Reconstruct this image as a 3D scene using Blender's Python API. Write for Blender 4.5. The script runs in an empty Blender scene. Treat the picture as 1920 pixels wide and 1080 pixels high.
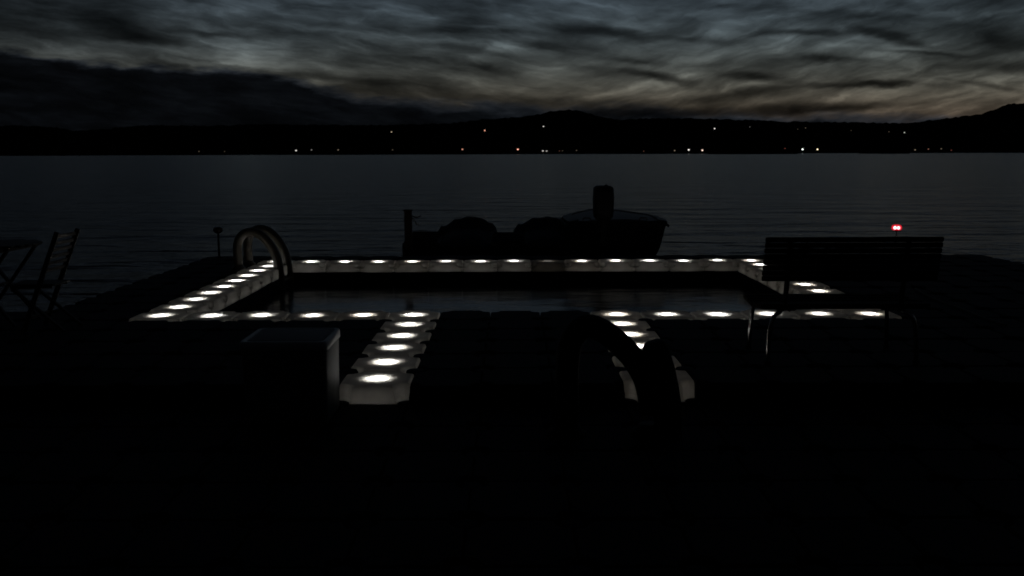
import bpy, math, random
from mathutils import Vector, Matrix
R = math.radians
rnd = random.Random(7)
scene = bpy.context.scene
col = scene.collection

# ------------------------------------------------------------------ camera model
CH, CF, CP, CR = 1.5775, 1708.0, .14731, .0030      # height, focal (px of a 1920 frame), pitch down, roll

def ray(px, py):
    u = (px - 960) / CF; v = (540 - py) / CF
    c, s = math.cos(CR), math.sin(CR)
    u, v = u * c + v * s, -u * s + v * c
    cp, sp = math.cos(CP), math.sin(CP)
    return u, cp + v * sp, v * cp - sp

def dirv(px, py):                                   # (X/Y, Z/Y) of a viewing direction
    x, y, z = ray(px, py)
    return x / y, z / y

cam_d = bpy.data.cameras.new('camera'); cam = bpy.data.objects.new('camera', cam_d); col.objects.link(cam)
cam.location = (0, 0, CH)
cam.rotation_euler = (Matrix.Rotation(math.pi / 2 - CP, 3, 'X') @ Matrix.Rotation(-CR, 3, 'Z')).to_euler()
cam_d.sensor_width = 36; cam_d.lens = 36 * CF / 1920
cam_d.clip_start = .05; cam_d.clip_end = 9000
scene.camera = cam

# ------------------------------------------------------------------ materials
def new_mat(name):
    m = bpy.data.materials.new(name); m.use_nodes = True
    nt = m.node_tree
    return m, nt, nt.nodes['Principled BSDF']

def plain(name, c, rough=.5, metal=0., spec=.5, var=.25, scale=9., bump=0., bscale=60., coat=0.):
    """Principled surface with real colour wear (noise) and a fine bump."""
    m, nt, b = new_mat(name)
    N, L = nt.nodes, nt.links
    tc = N.new('ShaderNodeTexCoord')
    no = N.new('ShaderNodeTexNoise'); no.inputs['Scale'].default_value = scale; no.inputs['Detail'].default_value = 5
    L.new(tc.outputs['Object'], no.inputs['Vector'])
    mr = N.new('ShaderNodeMapRange'); mr.inputs[1].default_value = .25; mr.inputs[2].default_value = .75
    mr.inputs[3].default_value = 1 - var; mr.inputs[4].default_value = 1 + var
    L.new(no.outputs['Fac'], mr.inputs[0])
    mx = N.new('ShaderNodeVectorMath'); mx.operation = 'SCALE'; mx.inputs[0].default_value = c
    L.new(mr.outputs[0], mx.inputs['Scale']); L.new(mx.outputs[0], b.inputs['Base Color'])
    b.inputs['Roughness'].default_value = rough; b.inputs['Metallic'].default_value = metal
    b.inputs['Specular IOR Level'].default_value = spec; b.inputs['Coat Weight'].default_value = coat
    if bump:
        n2 = N.new('ShaderNodeTexNoise'); n2.inputs['Scale'].default_value = bscale; n2.inputs['Detail'].default_value = 3
        L.new(tc.outputs['Object'], n2.inputs['Vector'])
        bp = N.new('ShaderNodeBump'); bp.inputs['Strength'].default_value = bump; bp.inputs['Distance'].default_value = .01
        L.new(n2.outputs['Fac'], bp.inputs['Height']); L.new(bp.outputs[0], b.inputs['Normal'])
    return m

def lamp_mat(name, c, strength):
    m, nt, b = new_mat(name)
    b.inputs['Base Color'].default_value = (.6, .6, .6, 1)
    b.inputs['Roughness'].default_value = .3
    b.inputs['Emission Color'].default_value = (*c, 1)
    b.inputs['Emission Strength'].default_value = strength
    return m

def shell_mat(name, c, frac):
    """Milky thin plastic: part of the light falling on one side leaves by the other."""
    m = bpy.data.materials.new(name); m.use_nodes = True
    nt = m.node_tree; N, L = nt.nodes, nt.links; N.clear()
    out = N.new('ShaderNodeOutputMaterial')
    tc = N.new('ShaderNodeTexCoord')
    no = N.new('ShaderNodeTexNoise'); no.inputs['Scale'].default_value = 7; no.inputs['Detail'].default_value = 6
    L.new(tc.outputs['Object'], no.inputs['Vector'])
    oi = N.new('ShaderNodeObjectInfo')
    ramp = N.new('ShaderNodeMix'); ramp.data_type = 'RGBA'
    ramp.inputs[6].default_value = (c[0] * .45, c[1] * .43, c[2] * .40, 1); ramp.inputs[7].default_value = (*c, 1)
    L.new(no.outputs['Fac'], ramp.inputs[0])
    mr = N.new('ShaderNodeMapRange'); mr.inputs[3].default_value = .72; mr.inputs[4].default_value = 1.0
    L.new(oi.outputs['Random'], mr.inputs[0])
    sc = N.new('ShaderNodeVectorMath'); sc.operation = 'SCALE'
    L.new(ramp.outputs[2], sc.inputs[0]); L.new(mr.outputs[0], sc.inputs['Scale'])
    d = N.new('ShaderNodeBsdfDiffuse'); t = N.new('ShaderNodeBsdfTranslucent')
    L.new(sc.outputs[0], d.inputs[0]); L.new(sc.outputs[0], t.inputs[0])
    m1 = N.new('ShaderNodeMixShader'); m1.inputs[0].default_value = frac
    L.new(d.outputs[0], m1.inputs[1]); L.new(t.outputs[0], m1.inputs[2])
    g = N.new('ShaderNodeBsdfGlossy'); g.inputs['Roughness'].default_value = .45
    m2 = N.new('ShaderNodeMixShader'); m2.inputs[0].default_value = .03
    L.new(m1.outputs[0], m2.inputs[1]); L.new(g.outputs[0], m2.inputs[2])
    L.new(m2.outputs[0], out.inputs[0])
    return m

M_DECK = plain('dock_plastic', (.011, .014, .019), .75, 0, .05, .35, 3., .5, 90.)
M_PIN = plain('pin_plastic', (.009, .010, .012), .6, 0, .12, .2)
M_CUBE = shell_mat('milky_plastic', (.74, .73, .70), .42)
M_LENS = lamp_mat('lens_lit', (1, .985, .96), 4.)
M_LENSDIM = lamp_mat('lens_dim', (1, .93, .82), .16)
M_RAIL = plain('rail_plastic', (.050, .044, .033), .42, 0, .35, .3, 14., .2, 50.)
M_RAILDARK = plain('rail_plastic_dark', (.008, .008, .009), .7, 0, .08, .3, 14., .2, 50.)
M_CHROME = plain('chrome', (.50, .50, .48), .09, 1., .5, .08, 30.)
M_WOODDARK = plain('dark_stained_wood', (.020, .015, .012), .6, 0, .2, .4, 20., .3, 40.)
M_BENCHWOOD = plain('bench_slat_wood', (.012, .008, .006), .8, 0, .03, .4, 22., .3, 40.)
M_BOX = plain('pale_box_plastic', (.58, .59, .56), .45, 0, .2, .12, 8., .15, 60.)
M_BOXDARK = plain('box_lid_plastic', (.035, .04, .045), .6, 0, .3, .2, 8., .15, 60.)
M_BOXBODY = plain('box_body_plastic', (.13, .135, .125), .55, 0, .3, .2, 8., .15, 60.)  # darker than the rim: the fading light is put into the colour
M_TARP = plain('tarpaulin', (.014, .016, .020), .75, 0, .1, .3, 6., .6, 14.)
M_HULL = plain('boat_hull_gelcoat', (.006, .007, .009), .75, 0, .05, .2, 4.)
M_DECKPALE = plain('boat_deck_gelcoat', (.006, .010, .014), .6, 0, .4, .15, 4.)
M_ENGINE = plain('engine_cowl_paint', (.008, .009, .010), .6, 0, .12, .2, 8.)
M_METAL = plain('dull_metal', (.10, .10, .10), .45, .8, .4, .2, 30.)
M_BLACK = plain('black_rubber', (.010, .010, .010), .75, 0, .15, .2, 20.)
M_POST = plain('post_timber', (.018, .014, .011), .75, 0, .1, .4, 14., .6, 20.)
M_ROPE = plain('pale_rope', (.16, .16, .15), .8, 0, .1, .3, 60., .8, 200.)
M_FOREST = plain('forest_slope', (.012, .014, .012), .95, 0, 0., .4, .02)
M_HOUSEWALL = plain('house_plaster', (.05, .048, .045), .9, 0, 0., .2, .3)
M_ROOF = plain('house_roof', (.02, .016, .014), .9, 0, 0., .2, .3)
M_RED = lamp_mat('red_lens', (1, .012, .03), .75)
M_REDHOT = lamp_mat('red_lamp_diode', (1, .50, .56), 4.)
M_DARKLENS = plain('unlit_lens', (.02, .008, .008), .3, 0, .4, .1)

# ------------------------------------------------------------------ mesh helpers
class MB:
    def __init__(s): s.v, s.f, s.sm = [], [], []
    def add(s, vs, fs, smooth=False):
        o = len(s.v); s.v += [tuple(v) for v in vs]
        for f in fs: s.f.append([i + o for i in f]); s.sm.append(smooth)
    def box(s, c, d, bev=.004, M=None):
        """box with chamfered edges"""
        hx, hy, hz = [a / 2 for a in d]; b = min(bev, hx * .45, hy * .45, hz * .45)
        rings = [(-hz, b), (-hz + b, 0), (hz - b, 0), (hz, b)]
        vs = []
        for z, i in rings:
            x, y = hx - i, hy - i
            for px, py in ((x - b, -y), (x, -y + b), (x, y - b), (x - b, y), (-x + b, y), (-x, y - b), (-x, -y + b), (-x + b, -y)):
                vs.append((px, py, z))
        fs = [list(range(7, -1, -1)), list(range(24, 32))]
        for r in range(3):
            for k in range(8):
                k2 = (k + 1) % 8; fs.append([r * 8 + k, r * 8 + k2, (r + 1) * 8 + k2, (r + 1) * 8 + k])
        T = (M if M else Matrix.Identity(3))
        s.add([tuple(T @ Vector(v) + Vector(c)) for v in vs], fs)
        return s
    def bar(s, a, b, w, h, up=(0, 0, 1), bev=.003):
        """rectangular bar from a to b, w across, h along up"""
        a, b = Vector(a), Vector(b); z = (b - a); Ln = z.length; z.normalize()
        u = Vector(up); x = u.cross(z)
        if x.length < 1e-4: x = Vector((1, 0, 0)).cross(z)
        x.normalize(); y = z.cross(x)
        Mx = Matrix((x, y, z)).transposed()
        return s.box((a + b) / 2, (w, h, Ln), bev, Mx)
    def tube(s, pts, r, n=12, caps=True, spline=0):
        P = [Vector(p) for p in pts]
        if spline: P = catmull(P, spline)
        rr = r if isinstance(r, (list, tuple)) else [r] * len(P)
        if len(rr) != len(P):
            rr = [rr[min(int(i / (len(P) - 1) * (len(rr) - 1)), len(rr) - 1)] for i in range(len(P))]
        vs = []; t0 = (P[1] - P[0]).normalized()
        x = t0.cross(Vector((0, 1, 0)));
        if x.length < .1: x = t0.cross(Vector((1, 0, 0)))
        x.normalize()
        for i, p in enumerate(P):
            t = ((P[min(i + 1, len(P) - 1)] - P[max(i - 1, 0)])).normalized()
            x = (x - t * x.dot(t)).normalized(); y = t.cross(x)
            for k in range(n):
                a = 2 * math.pi * k / n; vs.append(p + (x * math.cos(a) + y * math.sin(a)) * rr[i])
        fs = []
        for i in range(len(P) - 1):
            for k in range(n):
                k2 = (k + 1) % n; fs.append([i * n + k, i * n + k2, (i + 1) * n + k2, (i + 1) * n + k])
        s.add(vs, fs, True)
        if caps:
            o = len(s.v) - len(vs)
            s.f.append([o + k for k in range(n - 1, -1, -1)]); s.sm.append(False)
            s.f.append([o + (len(P) - 1) * n + k for k in range(n)]); s.sm.append(False)
        return s
    def lathe(s, prof, c=(0, 0, 0), n=20, M=None, smooth=True):
        vs = []; fs = []
        for r, z in prof:
            for k in range(n):
                a = 2 * math.pi * k / n; vs.append(Vector((r * math.cos(a), r * math.sin(a), z)))
        for i in range(len(prof) - 1):
            for k in range(n):
                k2 = (k + 1) % n; fs.append([i * n + k, i * n + k2, (i + 1) * n + k2, (i + 1) * n + k])
        fs.append(list(range(n - 1, -1, -1))); fs.append([(len(prof) - 1) * n + k for k in range(n)])
        T = M if M else Matrix.Identity(3)
        s.add([T @ v + Vector(c) for v in vs], fs, smooth)
        return s
    def loft(s, secs, smooth=True, close=True):
        n = len(secs[0]); vs = [p for sec in secs for p in sec]; fs = []
        for i in range(len(secs) - 1):
            for k in range(n if close else n - 1):
                k2 = (k + 1) % n; fs.append([i * n + k, i * n + k2, (i + 1) * n + k2, (i + 1) * n + k])
        if close:
            fs.append(list(range(n - 1, -1, -1))); fs.append([(len(secs) - 1) * n + k for k in range(n)])
        s.add(vs, fs, smooth); return s
    def build(s, name, m, parent=None, origin=None):
        me = bpy.data.meshes.new(name)
        o0 = Vector(origin) if origin else Vector((0, 0, 0))
        me.from_pydata([tuple(Vector(v) - o0) for v in s.v], [], s.f)
        for p, k in zip(me.polygons, s.sm): p.use_smooth = k
        me.update(); me.materials.append(m)
        o = bpy.data.objects.new(name, me); col.objects.link(o)
        o.location = o0
        if parent: o.parent = parent
        return o

def catmull(P, n):
    Q = [P[0] * 2 - P[1]] + P + [P[-1] * 2 - P[-2]]; out = []
    for i in range(1, len(Q) - 2):
        a, b, c, d = Q[i - 1:i + 3]
        for k in range(n):
            t = k / n
            out.append(.5 * ((2 * b) + (c - a) * t + (2 * a - 5 * b + 4 * c - d) * t * t + (3 * b - a - 3 * c + d) * t ** 3))
    out.append(P[-1]); return out

def tag(o, label=None, cat=None, group=None, kind=None):
    if label: o['label'] = label
    if cat: o['category'] = cat
    if group: o['group'] = group
    if kind: o['kind'] = kind
    return o

def empty(name, loc, rz=0):
    o = bpy.data.objects.new(name, None); col.objects.link(o); o.location = loc
    o.rotation_euler = (0, 0, rz); o.empty_display_size = .1
    return o

def copy_tree(o, parent=None):
    c = o.copy(); col.objects.link(c)
    if parent: c.parent = parent
    for ch in list(o.children): copy_tree(ch, c)
    return c

# ------------------------------------------------------------------ sky
SUN_EL, SUN_AZ = -3.2, 19.0                         # just set, behind the right part of the far shore
world = bpy.data.worlds.new('World'); scene.world = world; world.use_nodes = True
world.cycles.sampling_method = 'MANUAL'; world.cycles.sample_map_resolution = 256
nt = world.node_tree; N, L = nt.nodes, nt.links; N.clear()
def mth(op, a, b=None, c=None, clamp=False):
    n = N.new('ShaderNodeMath'); n.operation = op; n.use_clamp = clamp
    for i, v in enumerate((a, b, c)):
        if v is None: continue
        if isinstance(v, (int, float)): n.inputs[i].default_value = v
        else: L.new(v, n.inputs[i])
    return n.outputs[0]
def mapr(x, a, b, c, d, smooth=True):
    n = N.new('ShaderNodeMapRange'); n.interpolation_type = 'SMOOTHSTEP' if smooth else 'LINEAR'
    L.new(x, n.inputs[0])
    for i, v in enumerate((a, b, c, d)): n.inputs[i + 1].default_value = v
    return n.outputs[0]
tc = N.new('ShaderNodeTexCoord'); sep = N.new('ShaderNodeSeparateXYZ'); L.new(tc.outputs['Generated'], sep.inputs[0])
yy = mth('MAXIMUM', sep.outputs[1], .12)
U = mth('DIVIDE', sep.outputs[0], yy); V = mth('DIVIDE', sep.outputs[2], yy)
com = N.new('ShaderNodeCombineXYZ'); L.new(U, com.inputs[0]); L.new(V, com.inputs[1])
def noise(vec, scale, detail=5, rough=.55, dist=0., sx=1., sy=1., rot=0., off=(0, 0, 0)):
    mp = N.new('ShaderNodeMapping'); mp.inputs['Scale'].default_value = (sx, sy, 1)
    mp.inputs['Location'].default_value = off
    vr = N.new('ShaderNodeVectorRotate'); vr.rotation_type = 'Z_AXIS'; vr.inputs['Angle'].default_value = rot
    L.new(vec, vr.inputs['Vector']); L.new(vr.outputs[0], mp.inputs[0])
    n = N.new('ShaderNodeTexNoise'); n.inputs['Scale'].default_value = scale; n.inputs['Detail'].default_value = detail
    n.inputs['Roughness'].default_value = rough; n.inputs['Distortion'].default_value = dist
    L.new(mp.outputs[0], n.inputs['Vector']); return n
# warp so that no cloud keeps a geometric outline
w1 = noise(com.outputs[0], 9, 4, .55, 0, 1, 2.2)
w2 = noise(com.outputs[0], 34, 4, .6, 0, 1, 2.6, off=(3, 1, 0))
def warp(vec, n, amp):
    s = N.new('ShaderNodeVectorMath'); s.operation = 'SUBTRACT'; L.new(n.outputs['Color'], s.inputs[0]); s.inputs[1].default_value = (.5, .5, .5)
    m = N.new('ShaderNodeVectorMath'); m.operation = 'MULTIPLY_ADD'; L.new(s.outputs[0], m.inputs[0]); m.inputs[1].default_value = amp
    L.new(vec, m.inputs[2]); return m.outputs[0]
W = warp(warp(com.outputs[0], w1, (.05, .016, 0)), w2, (.022, .006, 0))
# streaks of altocumulus: (x, y, half width, half height, slope, log amplitude)
BL = [(210,45,60,20,.2,-1.1),(255,68,55,9,.1,-.5),(400,60,80,4,.08,-.7),(30,25,130,34,0,-.75),(870,38,40,26,.1,-.8),
      (950,62,70,5,.04,-.8),(1120,58,85,8,.10,-1.1),(850,90,60,5,.15,-.6),(740,110,150,14,.04,-.7),(930,130,60,6,.22,-.7),
      (700,160,130,16,.1,-1.2),(1230,143,65,6,.13,-1.5),(1195,113,40,5,.1,-.7),(1415,145,48,6,.1,-1.3),(1500,63,70,5,.02,-1.1),
      (1660,68,60,7,.25,-1.1),(1545,112,60,5,.03,-.9),(1640,160,62,5,-.02,-1.6),(1860,72,75,18,.12,-1.2),(1880,120,70,10,.05,-1.1),
      (1890,15,110,26,0,-.7),(1290,192,240,8,-.13,-.5),(1300,70,60,5,.1,-.6),(1730,98,60,3,.03,-.9),(1860,162,70,4,.2,-.7),
      (1460,165,150,5,-.10,-.5),(1350,210,220,8,-.04,-1.0),(1000,196,170,12,.02,-.4),(1620,30,80,8,.05,-.5),(1360,14,70,6,0,-.5),
      (550,60,60,6,.1,-.4),(1560,205,90,5,-.05,-.8),(1030,85,90,6,.1,-.5),(340,80,60,6,.12,-.4),
      (470,106,110,24,.16,1.35),(590,155,36,8,.08,1.3),(130,105,110,14,.1,.6),(945,88,55,9,-.35,.7),(1020,130,60,12,.1,.35),
      (1190,162,60,6,-.25,.65),(1390,166,80,6,-.16,.65),(1660,190,170,16,-.08,.25),(1120,28,160,22,0,.25),(1480,98,110,14,0,.25),
      (1560,212,60,3,.02,.5),(700,66,80,14,.08,.25),(1810,185,60,12,-.2,.25),(450,20,160,26,.0,.15)]
acc = None
for x, y, hw, hh, sl, amp in BL:
    u0, v0 = dirv(x, y); u1, v1 = dirv(x + 10, y + 10 * sl)
    mp = N.new('ShaderNodeMapping'); mp.vector_type = 'TEXTURE'
    mp.inputs['Location'].default_value = (u0, v0, 0)
    mp.inputs['Rotation'].default_value = (0, 0, math.atan2(v1 - v0, u1 - u0))
    mp.inputs['Scale'].default_value = (hw / CF, hh / CF, 1)
    L.new(W, mp.inputs[0])
    dt = N.new('ShaderNodeVectorMath'); dt.operation = 'DOT_PRODUCT'; L.new(mp.outputs[0], dt.inputs[0]); L.new(mp.outputs[0], dt.inputs[1])
    if amp < 0: amp *= 1.4
    g = mth('POWER', .5, dt.outputs['Value'])
    acc = mth('MULTIPLY_ADD', g, amp, acc if acc is not None else 0.)
n1 = noise(W, 9, 6, .55, .2, 1, 4.0, .02)
n2a = noise(W, 15, 6, .56, .3, 1, 5.5, .15, (5, 2, 0))
n2b = noise(W, 15, 6, .56, .3, 1, 5.0, -.24, (8, 3, 0))
n2m = N.new('ShaderNodeMix'); L.new(mapr(mth('ADD', U, mth('MULTIPLY', V, -1.2)), -.16, .10, 0., 1.), n2m.inputs[0])
L.new(n2a.outputs['Fac'], n2m.inputs[2]); L.new(n2b.outputs['Fac'], n2m.inputs[3])
n3 = noise(W, 5, 4, .5, 0, 1, 2.2, .1, (9, 4, 0))
acc = mth('ADD', acc, mth('MULTIPLY', mth('SUBTRACT', n1.outputs['Fac'], .5), 2.3))
acc = mth('ADD', acc, mth('MULTIPLY', mth('SUBTRACT', n2m.outputs[0], .5), 3.2))
acc = mth('ADD', acc, mth('MULTIPLY', mth('SUBTRACT', n3.outputs['Fac'], .5), 1.0))
cloud = mth('POWER', 2.71828, mth('ADD', acc, .37))
# dark cloud bank lying on the far shore: its top as a curve of bearing
bank_px = [(-200,85),(0,97),(100,113),(200,122),(300,129),(400,134),(500,142),(560,154),(620,172),(700,190),(800,199),(900,204),(1050,210),(1250,218),(1500,226),(1700,232),(1950,240)]
fc = N.new('ShaderNodeFloatCurve'); cv = fc.mapping.curves[0]
pts = []
for x, y in bank_px:
    u, v = dirv(x, y); pts.append(((u + .7) / 1.4, v / .12))
pts = [(0., pts[0][1])] + [p for p in pts if 0 < p[0] < 1] + [(1., pts[-1][1])]
while len(cv.points) < len(pts): cv.points.new(.5, .5)
for p, q in zip(cv.points, pts): p.location = q
fc.mapping.update()
sw = N.new('ShaderNodeSeparateXYZ'); L.new(W, sw.inputs[0])
L.new(mth('DIVIDE', mth('ADD', sw.outputs[0], .7), 1.4), fc.inputs[1])
dv = mth('SUBTRACT', sw.outputs[1], mth('MULTIPLY', fc.outputs[0], .12))
nb = noise(com.outputs[0], 16, 5, .6, .2, 1, 4.5, 0, (2, 7, 0))
dv = mth('ADD', dv, mth('MULTIPLY', mth('SUBTRACT', nb.outputs['Fac'], .5), .024))
soft = mapr(U, -.35, .1, .009, .024)
bank = mth('DIVIDE', dv, soft)
bank = mapr(bank, -.5, 1., .062, 1.)
cloud = mth('MULTIPLY', cloud, bank)
el = sep.outputs[2]
cloud = mth('MULTIPLY', cloud, mapr(el, .15, .30, 1., 1.12))       # unseen sky above the view brightened to lift the lake
cloud = mth('MULTIPLY', cloud, mapr(el, .45, 1., 1., .2))       # unseen overhead sky dimmed so deck and water stay dark
cloud = mth('MULTIPLY', cloud, mapr(sep.outputs[1], -.3, .75, .25, 1.))
sky = N.new('ShaderNodeTexSky'); sky.sky_type = 'NISHITA'; sky.sun_disc = False
sky.sun_elevation = R(SUN_EL); sky.sun_rotation = R(SUN_AZ); sky.altitude = 300; sky.air_density = 1.0
sky.dust_density = 1.0; sky.ozone_density = 1.5
hs = N.new('ShaderNodeHueSaturation'); hs.inputs['Saturation'].default_value = .58      # cloud veil greys the twilight
L.new(sky.outputs[0], hs.inputs['Color'])
tint = N.new('ShaderNodeVectorMath'); tint.operation = 'MULTIPLY'; L.new(hs.outputs[0], tint.inputs[0]); 
tm = N.new('ShaderNodeMix'); tm.data_type = 'RGBA'; L.new(mapr(V, .02, .15, 0., 1.), tm.inputs[0]); tm.inputs[6].default_value = (.95, 1., 1.07, 1); tm.inputs[7].default_value = (.81, .99, 1.10, 1)
L.new(tm.outputs[2], tint.inputs[1])
bw = N.new('ShaderNodeRGBToBW'); L.new(hs.outputs[0], bw.inputs[0])
gr = N.new('ShaderNodeVectorMath'); gr.operation = 'SCALE'; gr.inputs[0].default_value = (.82, 1.0, 1.28); L.new(bw.outputs[0], gr.inputs['Scale'])
mxc = N.new('ShaderNodeMix'); mxc.data_type = 'RGBA'; L.new(mapr(bank, .1, .8, 1., 0.), mxc.inputs[0]); L.new(tint.outputs[0], mxc.inputs[6]); L.new(gr.outputs[0], mxc.inputs[7])
vm = N.new('ShaderNodeVectorMath'); vm.operation = 'SCALE'; L.new(mxc.outputs[2], vm.inputs[0]); L.new(cloud, vm.inputs['Scale'])
bg = N.new('ShaderNodeBackground'); L.new(vm.outputs[0], bg.inputs[0]); bg.inputs[1].default_value = .15
wo = N.new('ShaderNodeOutputWorld'); L.new(bg.outputs[0], wo.inputs[0])

# ------------------------------------------------------------------ lake
WZ = -.30
def water_mat(name, rough, A, B, Cc):
    m, nt, b = new_mat(name)
    N, L = nt.nodes, nt.links
    b.inputs['Base Color'].default_value = (.001, .003, .0045, 1); b.inputs['Roughness'].default_value = rough
    b.inputs['IOR'].default_value = 1.33
    tc = N.new('ShaderNodeTexCoord')
    def nz(sx, sy, sc, det, rot=0):
        mp = N.new('ShaderNodeMapping'); mp.inputs['Scale'].default_value = (sx, sy, 1); mp.inputs['Rotation'].default_value = (0, 0, rot)
        L.new(tc.outputs['Object'], mp.inputs[0])
        n = N.new('ShaderNodeTexNoise'); n.inputs['Scale'].default_value = sc; n.inputs['Detail'].default_value = det
        n.inputs['Roughness'].default_value = .5; L.new(mp.outputs[0], n.inputs['Vector']); return n.outputs['Fac']
    a = nz(.30, 1, .85, 3, .12); b1 = nz(.55, 1, 2.6, 4, -.15); c1 = nz(.7, 1, 8., 3, .3)
    def mm(op, x, y, z=None):
        n = N.new('ShaderNodeMath'); n.operation = op
        for i, v in enumerate((x, y, z)):
            if v is None: continue
            if isinstance(v, (int, float)): n.inputs[i].default_value = v
            else: L.new(v, n.inputs[i])
        return n.outputs[0]
    h = mm('MULTIPLY_ADD', a, A, mm('MULTIPLY_ADD', b1, B, mm('MULTIPLY', c1, Cc)))
    bp = N.new('ShaderNodeBump'); bp.inputs['Strength'].default_value = 1.; bp.inputs['Distance'].default_value = 1.
    L.new(h, bp.inputs['Height']); L.new(bp.outputs[0], b.inputs['Normal'])
    return m
M_WATER = water_mat('lake_water', .19, .62, .19, .02)
M_POOL = water_mat('sheltered_water', .17, .03, .012, .003)
mb = MB()
xs = [-4000, -400, -60, -20, 0, 20, 60, 400, 4000]; ys = [-300, -20, 0, 6, 14, 25, 60, 300, 1200, 4500]
mb.add([(x, y, WZ) for y in ys for x in xs], [[j * 9 + i, j * 9 + i + 1, (j + 1) * 9 + i + 1, (j + 1) * 9 + i] for j in range(9) for i in range(8)])
tag(mb.build('water', M_WATER), kind='structure')
mb = MB(); mb.add([(-3.3, 9.0, WZ + .006), (3.36, 9.0, WZ + .006), (3.36, 13.2, WZ + .006), (-3.3, 13.2, WZ + .006)], [[0, 1, 2, 3]])
tag(mb.build('pool_water', M_POOL), kind='structure')

# ------------------------------------------------------------------ far shore
ridge_px = [(-500,238),(-200,232),(0,236),(60,236),(100,239),(150,246),(190,243),(230,238),(280,235),(400,236),(480,233),(550,234),(700,235),(840,232),(870,228),(905,224),(940,222),(975,219),(1000,215),(1015,215),(1030,209),(1050,206.5),(1065,206),(1085,208),(1100,212),(1130,220),(1165,225),(1220,222),(1300,222),(1400,225),(1470,228),(1560,229),(1700,231),(1740,226),(1840,222),(1920,220),(2200,215),(2500,225)]
RP = [dirv(x, y) for x, y in ridge_px]
def ridge(u):
    if u <= RP[0][0]: return RP[0][1]
    for (a, va), (b, vb) in zip(RP, RP[1:]):
        if u <= b:
            t = (u - a) / (b - a); t = t * t * (3 - 2 * t) * .5 + t * .5
            return va + (vb - va) * t
    return RP[-1][1]
D0, D1 = 1180., 2500.
def shore_d(u): return D0 * (1 + .05 * math.sin(u * 17 + 1) + .03 * math.sin(u * 41))
def hill_z(u, D):
    d0 = shore_d(u); t = (D - d0) / (D1 - d0)
    if t <= 0: return WZ - .6
    t = min(t, 1); top = ridge(u) * D1 + CH
    return WZ + (top - WZ) * (t ** .78)
rn = random.Random(3)
mb = MB(); nu = 520; nd = 14; vs = []
for i in range(nu + 1):
    u = -.9 + 1.8 * i / nu
    rough = rn.uniform(-.0006, .0008) * D1
    for j in range(nd + 1):
        t = (j / nd) ** 1.4
        d0 = shore_d(u) - 3; D = d0 + (D1 - d0) * t
        z = hill_z(u, D) + (rough * t if j else 0) + (rn.uniform(0, 2.5) if 0 < j < nd else 0)
        vs.append((u * D, D, z))
    D = 3300; vs.append((u * D, D, -5))
k = nd + 2
mb.add(vs, [[i * k + j, (i + 1) * k + j, (i + 1) * k + j + 1, i * k + j + 1] for i in range(nu) for j in range(k - 1)])
tag(mb.build('hills', M_FOREST), kind='structure')
# higher mountain behind, at the right
mb = MB(); vs = []
mpx = [(1640,236),(1700,231.5),(1745,225.5),(1800,219),(1840,214),(1862,206),(1880,199),(1895,194.5),(1920,193),(1960,190),(2030,182),(2120,190),(2300,215),(2500,236)]
MP = [dirv(x, y) for x, y in mpx]
nn = 160
for i in range(nn + 1):
    u = MP[0][0] + (MP[-1][0] - MP[0][0]) * i / nn
    for (a, va), (b, vb) in zip(MP, MP[1:]):
        if u <= b + 1e-9: v = va + (vb - va) * (u - a) / (b - a); break
    for D, f in ((2700, 0.), (2950, .45), (3300, .8), (3600, 1.), (4200, .3)):
        z = (v * 3600 + CH) * f + (rn.uniform(-2, 3) if f == 1 else 0)
        vs.append((u * D, D, z if f else -5))
mb.add(vs, [[i * 5 + j, (i + 1) * 5 + j, (i + 1) * 5 + j + 1, i * 5 + j + 1] for i in range(nn) for j in range(4)])
tag(mb.build('mountain', M_FOREST), kind='structure')
# two low wooded islets in front of the shore, right
for (xa, xb) in ((1338, 1496), (1636, 1706)):
    D = 860.; ua = dirv(xa, 288)[0]; ub = dirv(xb, 288)[0]; mb = MB(); secs = []
    for i in range(41):
        t = i / 40; u = ua + (ub - ua) * t; hgt = 6.5 * (math.sin(math.pi * t) ** .35) * (1 + rn.uniform(-.12, .12)) + .2
        secs.append([(u * D, D - 22 * math.sin(math.pi * t) - 1, WZ - .4), (u * D, D - 14 * math.sin(math.pi * t), WZ + hgt * .7),
                     (u * D, D, WZ + hgt), (u * D, D + 25, WZ + hgt * .6), (u * D, D + 40, WZ - .4)])
    mb.loft(secs, False)
    tag(mb.build('islet', M_FOREST), kind='structure')

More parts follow.
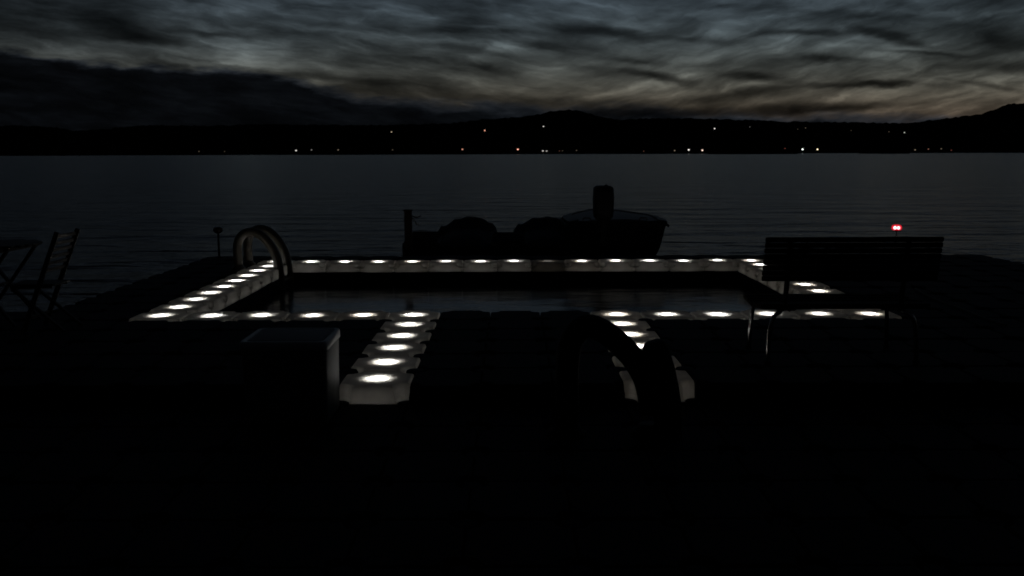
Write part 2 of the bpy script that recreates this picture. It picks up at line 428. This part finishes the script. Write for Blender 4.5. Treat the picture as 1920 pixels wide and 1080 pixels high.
# houses with a lit window (px, py, colour, strength, label)
WARM, WHITE, ORNG, REDL = (1, .80, .55), (1, .95, .88), (1, .45, .30), (1, .30, .22)
HL = [
 (373,284,WARM,.12,'very faint lit house at the far left end of the shore lights'),
 (421,284,WARM,.07,'barely visible lit house second from the left on the far shore'),
 (555,282.3,WHITE,1.1,'bright warm white house light on the far shore, leftmost of the clear ones'),
 (584,281,WHITE,.35,'dim grey house light just right of the leftmost clear shore light'),
 (634,281,WARM,.30,'dim lone house light on the waterline between two pairs at left'),
 (734,247.5,WARM,.8,'yellowish house light high on the left hillside'),
 (736,281,WARM,.12,'very faint house light at the waterline straight below the high left one'),
 (867,280,ORNG,.9,'reddish house light on the waterline left of centre'),
 (909,244.6,ORNG,2.0,'strong orange red house light high on the slope left of the central hill'),
 (971,280,ORNG,2.6,'strong pinkish orange house light on the waterline below the central hill'),
 (1019,237,WHITE,1.3,'white house light high on the slope under the central hill'),
 (1018,283,WHITE,.9,'white house light at the waterline, left one of the close group under the hill'),
 (1025,283.2,WHITE,.6,'small house light in the middle of the close group under the hill'),
 (1029,282.6,WHITE,1.1,'brighter house light at the right end of the close group under the hill'),
 (1049,283,ORNG,.12,'very faint house light right of the close group under the hill'),
 (1054,282.5,WARM,.35,'dim warm house light just right of the close group under the hill'),
 (1081,282,WARM,.14,'very faint lone house light above where the outboard engine stands'),
 (1207,283.5,ORNG,.10,'barely visible brownish house light on the empty middle stretch of shore'),
 (1265,282.3,WARM,.35,'dim house light left of the two bright ones right of centre'),
 (1291.5,281,WHITE,1.7,'bright white house light on the waterline right of centre'),
 (1317,281.7,(1,.72,.58),2.0,'bright pinkish house light next right of the white one on the waterline'),
 (1340,241,WHITE,1.7,'bright white house light high on the right hillside'),
 (1406,238,WHITE,.22,'faint house light high up right of the bright hillside one'),
 (1496,242,WARM,.10,'barely visible house light high on the slope beside a faint warm one'),
 (1510.5,240,WARM,.35,'faint warm house light high above the brightest shore pair'),
 (1472,278.5,REDL,.22,'dull red house light just above the larger dark islet'),
 (1505,280,(.95,1,.97),3.2,'brightest cold white house light right of the larger islet'),
 (1533,280,(1,.82,.50),2.6,'bright yellow house light, right one of the brightest pair'),
 (1596,244.6,WARM,.10,'barely visible house light alone on the right slope'),
 (1667,247,WARM,.16,'faint house light left of the greenish one on the right slope'),
 (1696,248.5,(.92,1,.85),.8,'greenish white house light on the slope under the saddle at right'),
 (1716,281,WARM,.40,'dim house light right of the smaller islet'),
 (1741,279.5,ORNG,.40,'dim orange house light second right of the smaller islet'),
 (1765,279,WARM,.25,'faint house light third right of the smaller islet'),
 (1784,281.7,REDL,.18,'faint reddish house light rightmost on the far shore'),
]
house0 = None; wall_me = None
for i, (px, py, c, st, lab) in enumerate(HL):
    u, v = dirv(px, py)
    D = shore_d(u) + 4
    while D < D1 - 30 and hill_z(u, D) + 3.0 < v * D + CH: D += 4
    g = hill_z(u, D)
    r = empty('lakeside_house', (u * D, D, g)); tag(r, lab, 'house', 'houses with lit windows on the far shore')
    w, dp, h = 8., 7., 4.6
    if house0 is None:
        a = MB().box((0, dp / 2 + .4, h / 2 - 1.5), (w, dp, h + 3), .05).build('wall', M_HOUSEWALL, r)
        mbr = MB(); zz = h
        mbr.add([(-w/2-.5, -.2, zz), (w/2+.5, -.2, zz), (w/2+.5, dp+1, zz), (-w/2-.5, dp+1, zz), (-w/2-.5, dp/2+.4, zz+2.4), (w/2+.5, dp/2+.4, zz+2.4)],
                [[0, 1, 5, 4], [2, 3, 4, 5], [1, 2, 5], [3, 0, 4], [3, 2, 1, 0]])
        b = mbr.build('roof', M_ROOF, r); house0 = (a, b)
    else:
        for s_ in house0:
            q = s_.copy(); col.objects.link(q); q.parent = r
    zc = v * D + CH - g
    wm = lamp_mat('lit_window', c, st * (.6 if st < .5 else .75))
    s2 = 1.5 if st > .5 else 1.15
    MB().box((0, .32, max(zc, 1.)), (s2 * 1.25, .14, s2), .02).build('window', wm, r)

# ------------------------------------------------------------------ floating dock
X0, Y0, S = -3.468, 8.863, .5
def mc(k, j): return X0 + S * k, Y0 + S * j
lit = set([(k, 0) for k in range(15) if k not in (6, 7, 8)] + [(k, 9) for k in range(15)] + [(0, j) for j in range(1, 9)] +
          [(14, j) for j in range(1, 9)] + [(5, -j) for j in range(1, 6)] + [(9, -j) for j in range(1, 6)])
pool = set((k, j) for k in range(1, 14) for j in range(1, 9))
LOW = -.14                                          # the near section lies a step lower
def sag(k, j):
    if j < -5: return LOW
    return -.010 * (-j) / 5 if (k in (4, 5, 6) and j < 0) else 0.
def outline(h, notch):
    """square module seen from above with a scooped notch at each corner"""
    P = []
    for q in range(4):
        a = q * math.pi / 2; c, s = math.cos(a), math.sin(a)
        loc = [(h, -h + notch + .06), (h, h - notch - .06), (h, h - notch)]
        for t in (.25, .5, .75):
            an = -math.pi / 2 - t * math.pi / 2
            loc.append((h + notch * math.cos(an), h + notch * math.sin(an)))
        loc.append((h - notch, h))
        P += [(x * c - y * s, x * s + y * c) for x, y in loc]
    return P
def module_rings(hole=True):
    return [(.2475, .014, -.134), (.2485, .016, -.080), (.2485, .074, -.060), (.2475, .080, -.030), (.244, .082, -.010), (.234, .084, -.001), (.220, .086, 0.)]
def add_module(mb, x, y, z):
    rings = module_rings(); secs = []
    for h, nq, zz in rings: secs.append([(x + a, y + b, z + zz) for a, b in outline(h, nq)])
    n = len(secs[0]); vs = [p for s_ in secs for p in s_]; fs = []
    for i in range(len(secs) - 1):
        for q in range(n):
            q2 = (q + 1) % n; fs.append([i * n + q, i * n + q2, (i + 1) * n + q2, (i + 1) * n + q])
    fs.append([(len(secs) - 1) * n + q for q in range(n)])
    mb.add(vs, fs)
mb = MB(); cells = set()
def add_float(mb, x, y, z):
    mb.box((x, y, z - .26), (.489, .489, .272), .003)
for j in range(-18, 11):
    for k in range(-8 if j <= 0 else -2, 22):
        if (k, j) in pool: continue
        cells.add((k, j)); x, y = mc(k, j); add_float(mb, x, y, sag(k, j))
        if (k, j) in lit: continue
        x, y = mc(k, j); add_module(mb, x, y, sag(k, j) + rnd.uniform(-.004, .004))
# the round joining pins between modules
done = set()
for (k, j) in cells:
    for dk, dj in ((0, 0), (1, 0), (0, 1), (1, 1)):
        c = (k + dk, j + dj)
        if c in done: continue
        done.add(c)
        if any((c[0] - a, c[1] - b) in pool for a in (0, 1) for b in (0, 1)): continue
        x, y = X0 + S * (c[0] - .5), Y0 + S * (c[1] - .5)
        mb.lathe([(.070, -.14), (.072, -.020), (.066, -.010), (.03, -.006)] if c[0] in (5, 6, 9, 10) and -5 <= c[1] <= 0 else [(.058, -.075), (.060, -.030), (.055, -.022), (.02, -.018)], (x, y, sag(c[0], c[1] - (1 if c[1] > -6 else 0))), 10, smooth=False)
tag(mb.build('dock_deck', M_DECK), kind='structure')

# ------------------------------------------------------------------ lit modules
def shell_mesh(deep=False):
    rings = [(.2465, .075, -.134), (.2485, .096, -.095), (.2490, .100, -.060), (.2480, .102, -.030), (.2440, .104, -.010), (.2340, .104, -.001), (.220, .104, 0.)] if deep else module_rings()
    mb = MB(); secs = [[(a, b, zz) for a, b in outline(h, nq)] for h, nq, zz in rings]
    n = len(secs[0]); vs = [p for s_ in secs for p in s_]; fs = []
    for i in range(len(secs) - 1):
        for q in range(n):
            q2 = (q + 1) % n; fs.append([i * n + q, i * n + q2, (i + 1) * n + q2, (i + 1) * n + q])
    # top sheet, shallow dish to the lens seat
    o = (len(secs) - 1) * n; top = secs[-1]
    rr = []
    for rad, z in ((.150, -.001), (.110, -.002)):
        rr.append([(rad * math.cos(math.atan2(p[1], p[0])), rad * math.sin(math.atan2(p[1], p[0])), z) for p in top])
    base = len(vs); vs += rr[0] + rr[1]
    for q in range(n):
        q2 = (q + 1) % n; fs.append([o + q, o + q2, base + q2, base + q]); fs.append([base + q, base + q2, base + n + q2, base + n + q])
    fs.append([base + n + q for q in range(n)])
    mb.add(vs, fs); return mb
sp = bpy.data.lights.new('module_diode', 'SPOT'); sp.energy = 15.; sp.color = (1, .98, .94); sp.spot_size = R(110); sp.spot_blend = 1.; sp.shadow_soft_size = .02
spd = bpy.data.lights.new('module_diode_weak', 'SPOT'); spd.energy = 1.; spd.color = (1, .9, .75); spd.spot_size = R(110); spd.spot_blend = 1.; spd.shadow_soft_size = .02
def lens_mb():
    return MB().lathe([(.02, -.007), (.062, -.006), (.064, -.0015), (.058, -.0005), (.04, -.0003), (.02, -.0002), (.006, -.0001)], n=28)
proto = empty('glowing_dock_cube', (0, 0, 0))
shell_mesh().build('body', M_CUBE, proto)
lens_mb().build('lamp_lens', M_LENS, proto)
lo = bpy.data.objects.new('diode', sp); col.objects.link(lo); lo.parent = proto; lo.location = (0, 0, -.110); lo.rotation_euler = (math.pi, 0, 0)
fl = bpy.data.lights.new('module_fill', 'POINT'); fl.energy = .20; fl.color = (1, .95, .86); fl.shadow_soft_size = .03
fd = bpy.data.lights.new('module_fill_weak', 'POINT'); fd.energy = .06; fd.color = (1, .9, .75); fd.shadow_soft_size = .03
lo = bpy.data.objects.new('inner_fill', fl); col.objects.link(lo); lo.parent = proto; lo.location = (0, 0, -.075)  # added fill light beside the diode, so the whole cap glows
ORD = ['first', 'second', 'third', 'fourth', 'fifth', 'sixth', 'seventh', 'eighth', 'ninth', 'tenth', 'eleventh', 'twelfth', 'thirteenth', 'fourteenth', 'fifteenth']
order = sorted(lit, key=lambda c: (-c[1], c[0]))
SPV, FLV = [], []
for f_, tc_ in ((1., 1.), (.8, .97), (1.15, 1.02), (.9, .94), (1.05, 1.)):
    a_ = sp.copy(); a_.energy = sp.energy * f_; a_.color = (1, .98 * tc_, .94 * tc_ ** 2); SPV.append(a_)
    a_ = fl.copy(); a_.energy = fl.energy * f_; a_.color = (1, .95 * tc_, .86 * tc_ ** 2); FLV.append(a_)
first = True
tmp = shell_mesh(True).build('body', M_CUBE); DEEP = tmp.data; bpy.data.objects.remove(tmp)
for (k, j) in order:
    if (k, j) == (0, 9): lab = 'glowing white cube at the far left corner of the pool, behind the ladder'
    elif (k, j) == (14, 9): lab = 'glowing white cube at the far right corner of the pool, left of the bench'
    elif (k, j) == (8, 9): lab = 'dimmed white cube with hardly any light amid the far row'
    elif (k, j) == (0, 0): lab = 'glowing white cube at the near left corner of the pool'
    elif (k, j) == (14, 0): lab = 'glowing white cube at the near right corner of the pool, under the bench'
    elif (k, j) == (5, 0): lab = 'glowing white cube where the near row meets the left walkway strip'
    elif (k, j) == (9, 0): lab = 'glowing white cube where the near row meets the right walkway strip'
    elif j == 9: lab = '%s glowing cube from the left in the far row beyond the pool' % ORD[k]
    elif j == 0 and k < 5: lab = '%s glowing cube from the left in the left half of the near row' % ORD[k]
    elif j == 0: lab = '%s glowing cube from the left in the right half of the near row' % ORD[k - 9]
    elif k == 0: lab = '%s glowing cube from the near corner in the left side row' % ORD[j]
    elif k == 14: lab = '%s glowing cube from the near corner in the right side row by the bench' % ORD[j]
    elif k == 5 and j == -5: lab = 'nearest and largest glowing cube, its front face lit, ending the left walkway strip'
    elif k == 5: lab = '%s glowing cube below the near row in the left walkway strip' % ORD[-j - 1]
    elif k == 9 and j == -5: lab = 'nearest glowing cube of the right walkway strip, mostly hidden by the hooped rail'
    else: lab = '%s glowing cube below the near row in the right walkway strip' % ORD[-j - 1]
    c = proto if first else copy_tree(proto)
    x, y = mc(k, j)
    c.location = (x + rnd.uniform(-.004, .004), y + rnd.uniform(-.004, .004), sag(k, j) * 1.6 + rnd.uniform(-.003, .003))
    c.rotation_euler = (R(rnd.uniform(-.4, .4)), R(rnd.uniform(-.4, .4)), R(rnd.uniform(-.4, .4)))
    tag(c, lab, 'light cube', 'glowing cubes set in the floating dock')
    for ch in c.children:
        if ch.type == 'MESH' and ch.name.startswith('body') and (j < 0 or (j == 0 and k in (5, 9))): ch.data = DEEP
        if ch.type == 'LIGHT': ch.data = (SPV if ch.data.type == 'SPOT' else FLV)[(k * 7 + j * 5) % 5]
    if (k, j) == (8, 9):
        for ch in c.children:
            if ch.type == 'LIGHT': ch.data = spd if ch.data.type == 'SPOT' else fd
            elif ch.name.startswith('lamp_lens'):
                ch.data = ch.data.copy(); ch.data.materials[0] = M_LENSDIM
        c.rotation_euler.x = R(-1.5)
    first = False

# ------------------------------------------------------------------ dock ladders with hooped rails
HOOP = [(0, -.0), (0, .16), (0, .29), (.03, .41), (.10, .485), (.20, .51), (.31, .475), (.41, .385), (.49, .26), (.545, .11), (.57, -.08), (.575, -.35), (.575, -.75)]
def ladder(loc, m, label, offs=(0., .49), rr=.062):
    r = empty('dock_ladder', loc); tag(r, label, 'ladder', 'ladders with hooped plastic rails')
    for oy in offs:
        MB().tube([(x, oy, z) for x, z in HOOP], rr, 18, True, 5).build('rail', m, r)
        MB().lathe([(rr + .035, .0), (rr + .035, .018), (rr + .012, .03), (rr + .008, .06)], (0, oy, 0), 18).build('foot_flange', m, r)
    for z in (-.18, -.42, -.66):
        MB().box((.575, sum(offs) / 2, z), (.11, offs[1] - offs[0], .035), .01).build('tread', m, r)
    return r
l1 = ladder((-3.79, 12.53, 0), M_RAIL, 'brownish pool ladder with two hooped rails at the far left side of the pool')
l2 = empty('hooped_handrail', (.335, 5.42, LOW)); tag(l2, 'large black hooped handrail in the foreground over the right walkway strip', 'handrail')
HP = [(0, 0), (0, .15), (0, .30), (.02, .43), (.07, .515), (.13, .54), (.21, .51), (.28, .46), (.341, .405), (.411, .325), (.475, .21), (.505, .09), (.515, 0)]
MB().tube([(x, 0, z - LOW * (1 if i else 0)) for i, (x, z) in enumerate(HP)], .073, 22, True, 6).build('rail', M_RAILDARK, l2)
for x in (0, .515): MB().lathe([(.12, .0), (.12, .018), (.09, .03), (.082, .06)], (x, 0, 0), 20).build('foot_flange', M_RAILDARK, l2)
MB().tube([(.517, -.02, .452 - LOW), (.519, -.02, .446 - LOW), (.523, -.02, .43 - LOW), (.531, -.02, .40 - LOW), (.545, -.02, .35 - LOW), (.575, -.02, .25 - LOW), (.598, -.02, .14 - LOW), (.612, -.02, .05 - LOW), (.62, -.02, 0)], [.03, .052, .070, .080, .084, .085, .085, .085, .085], 20).build('support_post', M_RAILDARK, l2)

# ------------------------------------------------------------------ bench facing the lake
b0 = empty('park_bench', (2.50, 7.0, 0)); tag(b0, 'dark slatted bench on curved chrome tube legs, seen from behind at right', 'bench')
def bx(x): return x - 2.50
YB, YF = 6.72 - 7.0, 7.22 - 7.0
XL, XR = 1.848, 3.145
n = 8; zb, zt = .632, .965; st = (zt - zb) / n
for i in range(n):
    z = zb + st * (i + .5); yo = YB - .02 - (z - .45) * .16
    gap = .0045
    MB().box((bx((XL + XR) / 2) + (z - .8) * .02, yo, z), (XR - XL, .022, st - gap), .004, Matrix.Rotation(R(9), 3, 'X')).build('backrest_slat', M_BENCHWOOD, b0)
for i in range(7):
    y = YB + .035 + i * .074
    MB().box((bx((XL + XR) / 2), y, .408 + .008 * abs(i - 3)), (XR - XL - .02, .066, .038), .006).build('seat_slat', M_BENCHWOOD, b0)
for sx, xo in ((1, XL + .09), (-1, XR - .13)):
    # one bent tube each end: rear leg, under the seat, front leg; a second carries the backrest
    def P(dx, y, z): return (bx(xo) + sx * dx, y, z)
    MB().tube([P(-.02, YB - .03, .0), P(-.015, YB - .025, .15), P(0, YB - .015, .30), P(.03, YB, .365), P(.085, YB + .05, .392), P(.09, 0, .396),
               P(.05, YF - .05, .392), P(.015, YF, .36), P(-.005, YF + .01, .28), P(-.02, YF + .02, .0)], .0165, 14, True, 5).build('leg_frame', M_CHROME, b0)
    MB().tube([P(.085, YB + .10, .395), P(.10, YB + .02, .42), P(.105, YB + .0, .52), P(.105, YB - .035, .70), P(.105, YB - .065, .93)], .019, 12, True, 4).build('backrest_post', M_BLACK, b0)
    for yy_ in (YB - .03, YF + .02):
        MB().lathe([(.024, 0), (.024, .025), (.018, .03)], P(-.02, yy_, 0), 12).build('rubber_foot', M_BLACK, b0)

# ------------------------------------------------------------------ storage box
bo = empty('storage_box', (-1.445, 5.855, LOW)); tag(bo, 'pale storage box with its lid edge catching the light beside the left walkway strip', 'box')
def rrect(hx, hy, c_, z):
    q = []
    for cx, cy, a0 in ((hx - c_, hy - c_, 0), (-hx + c_, hy - c_, 90), (-hx + c_, -hy + c_, 180), (hx - c_, -hy + c_, 270)):
        for a in (0, 30, 60, 90): q.append((cx + c_ * math.cos(R(a0 + a)), cy + c_ * math.sin(R(a0 + a)), z))
    return q
H = .405 - LOW
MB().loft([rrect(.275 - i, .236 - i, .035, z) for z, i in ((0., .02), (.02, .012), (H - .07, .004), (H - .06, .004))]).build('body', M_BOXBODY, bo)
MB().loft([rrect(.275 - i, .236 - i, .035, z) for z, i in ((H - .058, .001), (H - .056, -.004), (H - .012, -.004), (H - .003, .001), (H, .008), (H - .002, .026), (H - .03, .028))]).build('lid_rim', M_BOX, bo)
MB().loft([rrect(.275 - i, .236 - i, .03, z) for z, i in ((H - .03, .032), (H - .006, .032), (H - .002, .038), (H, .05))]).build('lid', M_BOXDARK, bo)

# ------------------------------------------------------------------ folding chair and table at the left
ch = empty('folding_chair', (-4.25, 8.2, 0)); tag(ch, 'dark wooden folding chair with slatted back facing the table at left', 'chair')
def cx(x): return x + 4.25
yn, yf = 8.03 - 8.2, 8.42 - 8.2
for y in (yn, yf):
    MB().bar((cx(-4.385), y, 0), (cx(-4.015), y, .895), .024, .042, up=(1, 0, 0)).build('back_post', M_WOODDARK, ch)
    y2 = y + (.03 if y == yn else -.03)
    MB().bar((cx(-4.03), y2, 0), (cx(-4.47), y2, .385), .022, .036, up=(0, 1, 0)).build('leg', M_WOODDARK, ch)
    MB().bar((cx(-4.50), y2 + (.025 if y == yn else -.025), .392), (cx(-4.12), y2 + (.025 if y == yn else -.025), .405), .02, .03, up=(0, 0, 1)).build('seat_rail', M_WOODDARK, ch)
for i in range(6):
    t = .955 - i * .068; x = -4.385 + .37 * t; z = .895 * t
    MB().bar((cx(x), yn + .012, z), (cx(x), yf - .012, z), .012, .036, up=(.37, 0, .895)).build('back_slat', M_WOODDARK, ch)
for i in range(7):
    x = -4.485 + i * .062
    MB().bar((cx(x), yn + .04, .418 + .0005 * i), (cx(x), yf - .04, .418 + .0005 * i), .014, .05, up=(1, 0, 0)).build('seat_slat', M_WOODDARK, ch)
MB().bar((cx(-4.335), yn + .01, .12), (cx(-4.335), yf - .01, .12), .018, .03).build('stretcher', M_WOODDARK, ch)

tb = empty('folding_table', (-4.86, 8.5, 0)); tag(tb, 'dark folding table with crossed legs cut off by the left frame edge', 'table')
for i in range(9):
    y = -.36 + .08 * (i + .5); hw = .0
    rr = math.sqrt(max(.40 ** 2 - y * y, .01))
    MB().box((0, y, .742), (2 * rr, .072, .022), .004).build('tabletop_slat', M_WOODDARK, tb)
for y in (-.25, .25):
    MB().bar((.27, y, .715), (-.27, y, 0), .024, .04, up=(0, 1, 0)).build('leg', M_WOODDARK, tb)
    MB().bar((-.27, y * .88, .715), (.27, y * .88, 0), .024, .04, up=(0, 1, 0)).build('leg', M_WOODDARK, tb)
for x in (-.24, .24): MB().bar((x, -.34, .712), (x, .34, .712), .035, .03).build('cross_rail', M_WOODDARK, tb)
MB().bar((.0, -.24, .357), (.0, .24, .357), .02, .02).build('cross_rail', M_WOODDARK, tb)

# ------------------------------------------------------------------ marker lamps on the outer edge
def marker(loc, lit_, label):
    r = empty('marker_lamp', loc, R(-23) if lit_ else 0); tag(r, label, 'marker lamp', 'small marker lamps on the outer dock edge')
    MB().lathe([(.05, 0), (.05, .012), ((.010 if lit_ else .018), .02), ((.008 if lit_ else .015), .375)], (0, 0, 0), 12).build('pole', M_METAL if lit_ else M_BLACK, r)
    MB().lathe([(.035, .375), (.055, .385), (.055, .40)], (0, 0, 0), 16).build('lamp_base', M_BLACK, r)
    MB().lathe([(.058, .395), (.072, .412), (.072, .446), (.058, .466), (.030, .474), (.008, .476)], (0, 0, 0), 16).build('lamp_lens', M_RED if lit_ else M_DARKLENS, r)
    if lit_:
        for sx in (-.024, .026):
            MB().lathe([(.004, -.022), (.017, -.012), (.021, 0), (.017, .012), (.004, .022)], (sx, -.070, .432), 12).build('diode', M_REDHOT, r)
    return r
marker((-4.49, 13.9, 0), False, 'thin unlit marker lamp on a pole at the far left dock corner')
marker((5.88, 13.9, 0), True, 'marker lamp shining bright red above the bench back')

# ------------------------------------------------------------------ boats behind the dock
pf = empty('pontoon_float', (-1.47, 15.35, 0)); tag(pf, 'low black pontoon float behind the dock left of the covered jet skis', 'float')
MB().box((0, 0, -.07), (.60, 1.5, .52), .06).build('body', M_BLACK, pf)
for i in range(4):
    MB().tube([(-.27, -.6 + .4 * i, .195), (.27, -.6 + .4 * i, .195)], .022, 8).build('roller', M_BLACK, pf)
pg = empty('pontoon_float', (-.06, 15.3, 0)); tag(pg, 'low black pontoon float in the gap between the two covered jet skis', 'float')
MB().box((0, 0, -.10), (.62, 1.5, .56), .06).build('body', M_BLACK, pg)
for i in range(4):
    MB().tube([(-.27, -.6 + .4 * i, .185), (.27, -.6 + .4 * i, .185)], .022, 8).build('roller', M_BLACK, pg)
po = empty('mooring_post', (-1.64, 14.42, 0)); tag(po, 'square mooring post with a rope hook behind the far row', 'post')
MB().box((0, 0, .02), (.115, .115, 1.30), .012).build('post', M_POST, po)
MB().box((0, 0, .68), (.135, .135, .03), .01).build('cap', M_POST, po)
MB().tube([(.05, 0, .60), (.12, 0, .575), (.17, 0, .582), (.20, 0, .60)], .010, 8, True, 3).build('hook', M_METAL, po)
MB().tube([(.06, 0, .56), (.10, .0, .52), (.13, 0, .47), (.15, 0, .455)], .008, 8, True, 3).build('rope_end', M_ROPE, po)

def jetski(loc, rz, W_, H_, label, tilt=0., yawshape=0.):
    r = empty('covered_jet_ski', loc, rz); tag(r, label, 'jet ski', 'covered jet skis moored behind the dock')
    # hull below the cover
    hs_ = []
    for t, hw, zk in ((0, .40, -.18), (.15, .50, -.22), (.5, .52, -.25), (.8, .40, -.2), (1., .06, .05)):
        y = t * 2.7
        hs_.append([(-hw * W_, y, .16), (-hw * W_ * .95, y, .02), (-hw * W_ * .5, y, zk), (hw * W_ * .5, y, zk), (hw * W_ * .95, y, .02), (hw * W_, y, .16)])
    MB().loft(hs_, False).build('hull', M_HULL, r)
    st_ = []
    prof = [(-.03, .40, .22, .16), (.10, .52, .30, .16), (.30, .50, .42, .17), (.55, .48, .50, .18), (.95, .46, .56, .18), (1.25, .50, .60, .20), (1.42, .50, .80, .34), (1.55, .48, .84, .36),
            (1.72, .47, .70, .3), (2.0, .44, .50, .25), (2.4, .30, .40, .2), (2.72, .05, .28, .1)]
    for y, hw, top, nar in prof:
        sec = []
        for q in range(17):
            a = math.pi * q / 16; cxx = math.cos(a); szz = math.sin(a)
            e = .75
            e2 = .62 if top > .65 else .5
            x = -hw * W_ * math.copysign(abs(cxx) ** (.75 + nar * .5), cxx)
            z = .12 + (top * H_ / .84 - .12) * (szz ** e2) * (1 + tilt * x / (hw * W_)) + .014 * math.sin(q * 2.3 + y * 9) - (.035 if q in (4, 5, 11, 12) and .4 < top else 0)
            sec.append((x + yawshape * y, y, z))
        sec.append((hw * W_ * .9 + yawshape * y, y, .08)); sec.append((-hw * W_ * .9 + yawshape * y, y, .08))
        st_.append(sec)
    MB().loft(st_, True).build('cover', M_TARP, r)
    return r
jetski((-.80, 14.75, -.12), R(0), 1.12, .565, 'left covered jet ski under a dark tarpaulin behind the far row', .12)
jetski((.62, 14.62, -.12), R(0), 1.26, .57, 'right covered jet ski under a dark tarpaulin next to the motorboat', -.03)

mbt = empty('motorboat', (1.72, 14.75, 0)); tag(mbt, 'open motorboat with a raised black outboard engine, stern towards the dock', 'motorboat')
secs = []; rims = []
for t, hw, zk, zg in ((0, .80, -.38, .47), (.12, .84, -.45, .475), (.40, .84, -.48, .47), (.68, .66, -.42, .46), (.88, .40, -.25, .46), (1., .10, .1, .465)):
    y = t * 3.2
    secs.append([(-hw, y, zg), (-hw * .96, y, zg - .10), (-hw * .86, y, (zg + zk) * .5), (-hw * .70, y, zk + .16), (0, y, zk), (hw * .70, y, zk + .16), (hw * .86, y, (zg + zk) * .5), (hw * .96, y, zg - .10), (hw, y, zg)])
mb = MB(); mb.loft(secs, True, False)
nn_ = 9
mb.f.append(list(range(nn_))); mb.sm.append(False)
mb.build('hull', M_HULL, mbt)
# gunwale deck, inner well
mb = MB()
for a, b in zip(secs, secs[1:]):
    for s_ in (-1, 1):
        i = 0 if s_ < 0 else -1
        A, B = Vector(a[i]), Vector(b[i]); ia = Vector((A.x - s_ * min(.16, abs(A.x) * .8), A.y, A.z + .035)); ib = Vector((B.x - s_ * min(.16, abs(B.x) * .8), B.y, B.z + .035))
        da = ia + Vector((0, 0, -.35)); db = ib + Vector((0, 0, -.35))
        mb.add([A + Vector((0, 0, .004)), B + Vector((0, 0, .004)), ib, ia, db, da], [[0, 1, 2, 3], [3, 2, 4, 5]])
mb.box((0, .10, .455), (1.50, .17, .05), .015)
mb.build('gunwale', M_DECKPALE, mbt)
cvs = []
for t, hw, zk, zg in ((.03, .66, 0, .50), (.12, .69, 0, .515), (.40, .69, 0, .52), (.68, .52, 0, .505), (.88, .28, 0, .495), (.97, .06, 0, .49)):
    cvs.append([(x * hw, t * 3.2, zg - .035 * abs(x) ** 2 + .004 * math.sin(x * 9 + t * 30)) for x in (-1, -.6, -.2, .2, .6, 1)])
MB().loft(cvs, True, False).build('tonneau_cover', M_DECKPALE, mbt)
MB().tube([(-.815, 0, .40), (-.845, .5, .41), (-.845, 1.28, .425), (-.665, 2.17, .415)], .022, 8, True, 3).build('rub_rail', M_BLACK, mbt)
MB().tube([(.815, 0, .40), (.845, .5, .41), (.845, 1.28, .425), (.665, 2.17, .415)], .022, 8, True, 3).build('rub_rail', M_BLACK, mbt)
for x in (-.50, .42):
    MB().tube([(x - .06, .08, .49), (x - .05, .08, .525), (x + .05, .08, .525), (x + .06, .08, .49)], .011, 8).build('cleat', M_METAL, mbt)
en = empty('outboard_engine', (0, 0, 0)); bpy.data.objects.remove(en)
ex = -.255; secs = []
for z, hw, y0, y1 in ((.50, .10, -.25, .02), (.56, .15, -.32, .06), (.66, .162, -.36, .09), (.85, .165, -.37, .10), (1.0, .160, -.35, .09), (1.035, .145, -.32, .07), (1.055, .11, -.26, .02)):
    q = []
    for a in range(16):
        an = 2 * math.pi * a / 16; c_, s_ = math.cos(an), math.sin(an)
        q.append((ex + hw * math.copysign(abs(c_) ** .45, c_), (y0 + y1) / 2 + (y1 - y0) / 2 * math.copysign(abs(s_) ** .7, s_), z))
    secs.append(q)
eng = MB().loft(secs).build('engine_cowling', M_ENGINE, mbt)
MB().tube([(ex + .04, -.16, 1.04), (ex + .04, -.16, 1.075)], .022, 10).build('cowl_catch', M_ENGINE, eng)
MB().box((ex, -.20, .30), (.10, .17, .46), .03).box((ex, -.10, .40), (.22, .12, .22), .02).box((ex, -.26, .05), (.30, .34, .03), .01).build('engine_leg', M_ENGINE, mbt)

# rope lying on the deck at the right
rp = MB().tube([(4.50, 8.15, .012), (4.49, 8.6, .012), (4.515, 9.0, .012), (4.53, 9.45, .012), (4.56, 9.9, .012), (4.66, 10.4, .012)], .010, 8, True, 5).build('mooring_rope', M_ROPE, origin=(4.5, 9, 0))
tag(rp, 'thin pale rope lying straight on the dark deck right of the bench', 'rope')

# ------------------------------------------------------------------ render settings
scene.view_settings.view_transform = 'Standard'; scene.view_settings.look = 'None'
scene.view_settings.exposure = 0; scene.view_settings.gamma = 1
scene.render.engine = 'CYCLES'
scene.cycles.use_denoising = True
scene.cycles.filter_width = 1.9; scene.cycles.max_bounces = 5; scene.cycles.diffuse_bounces = 2; scene.cycles.transmission_bounces = 4
scene.cycles.sample_clamp_indirect = 3.0
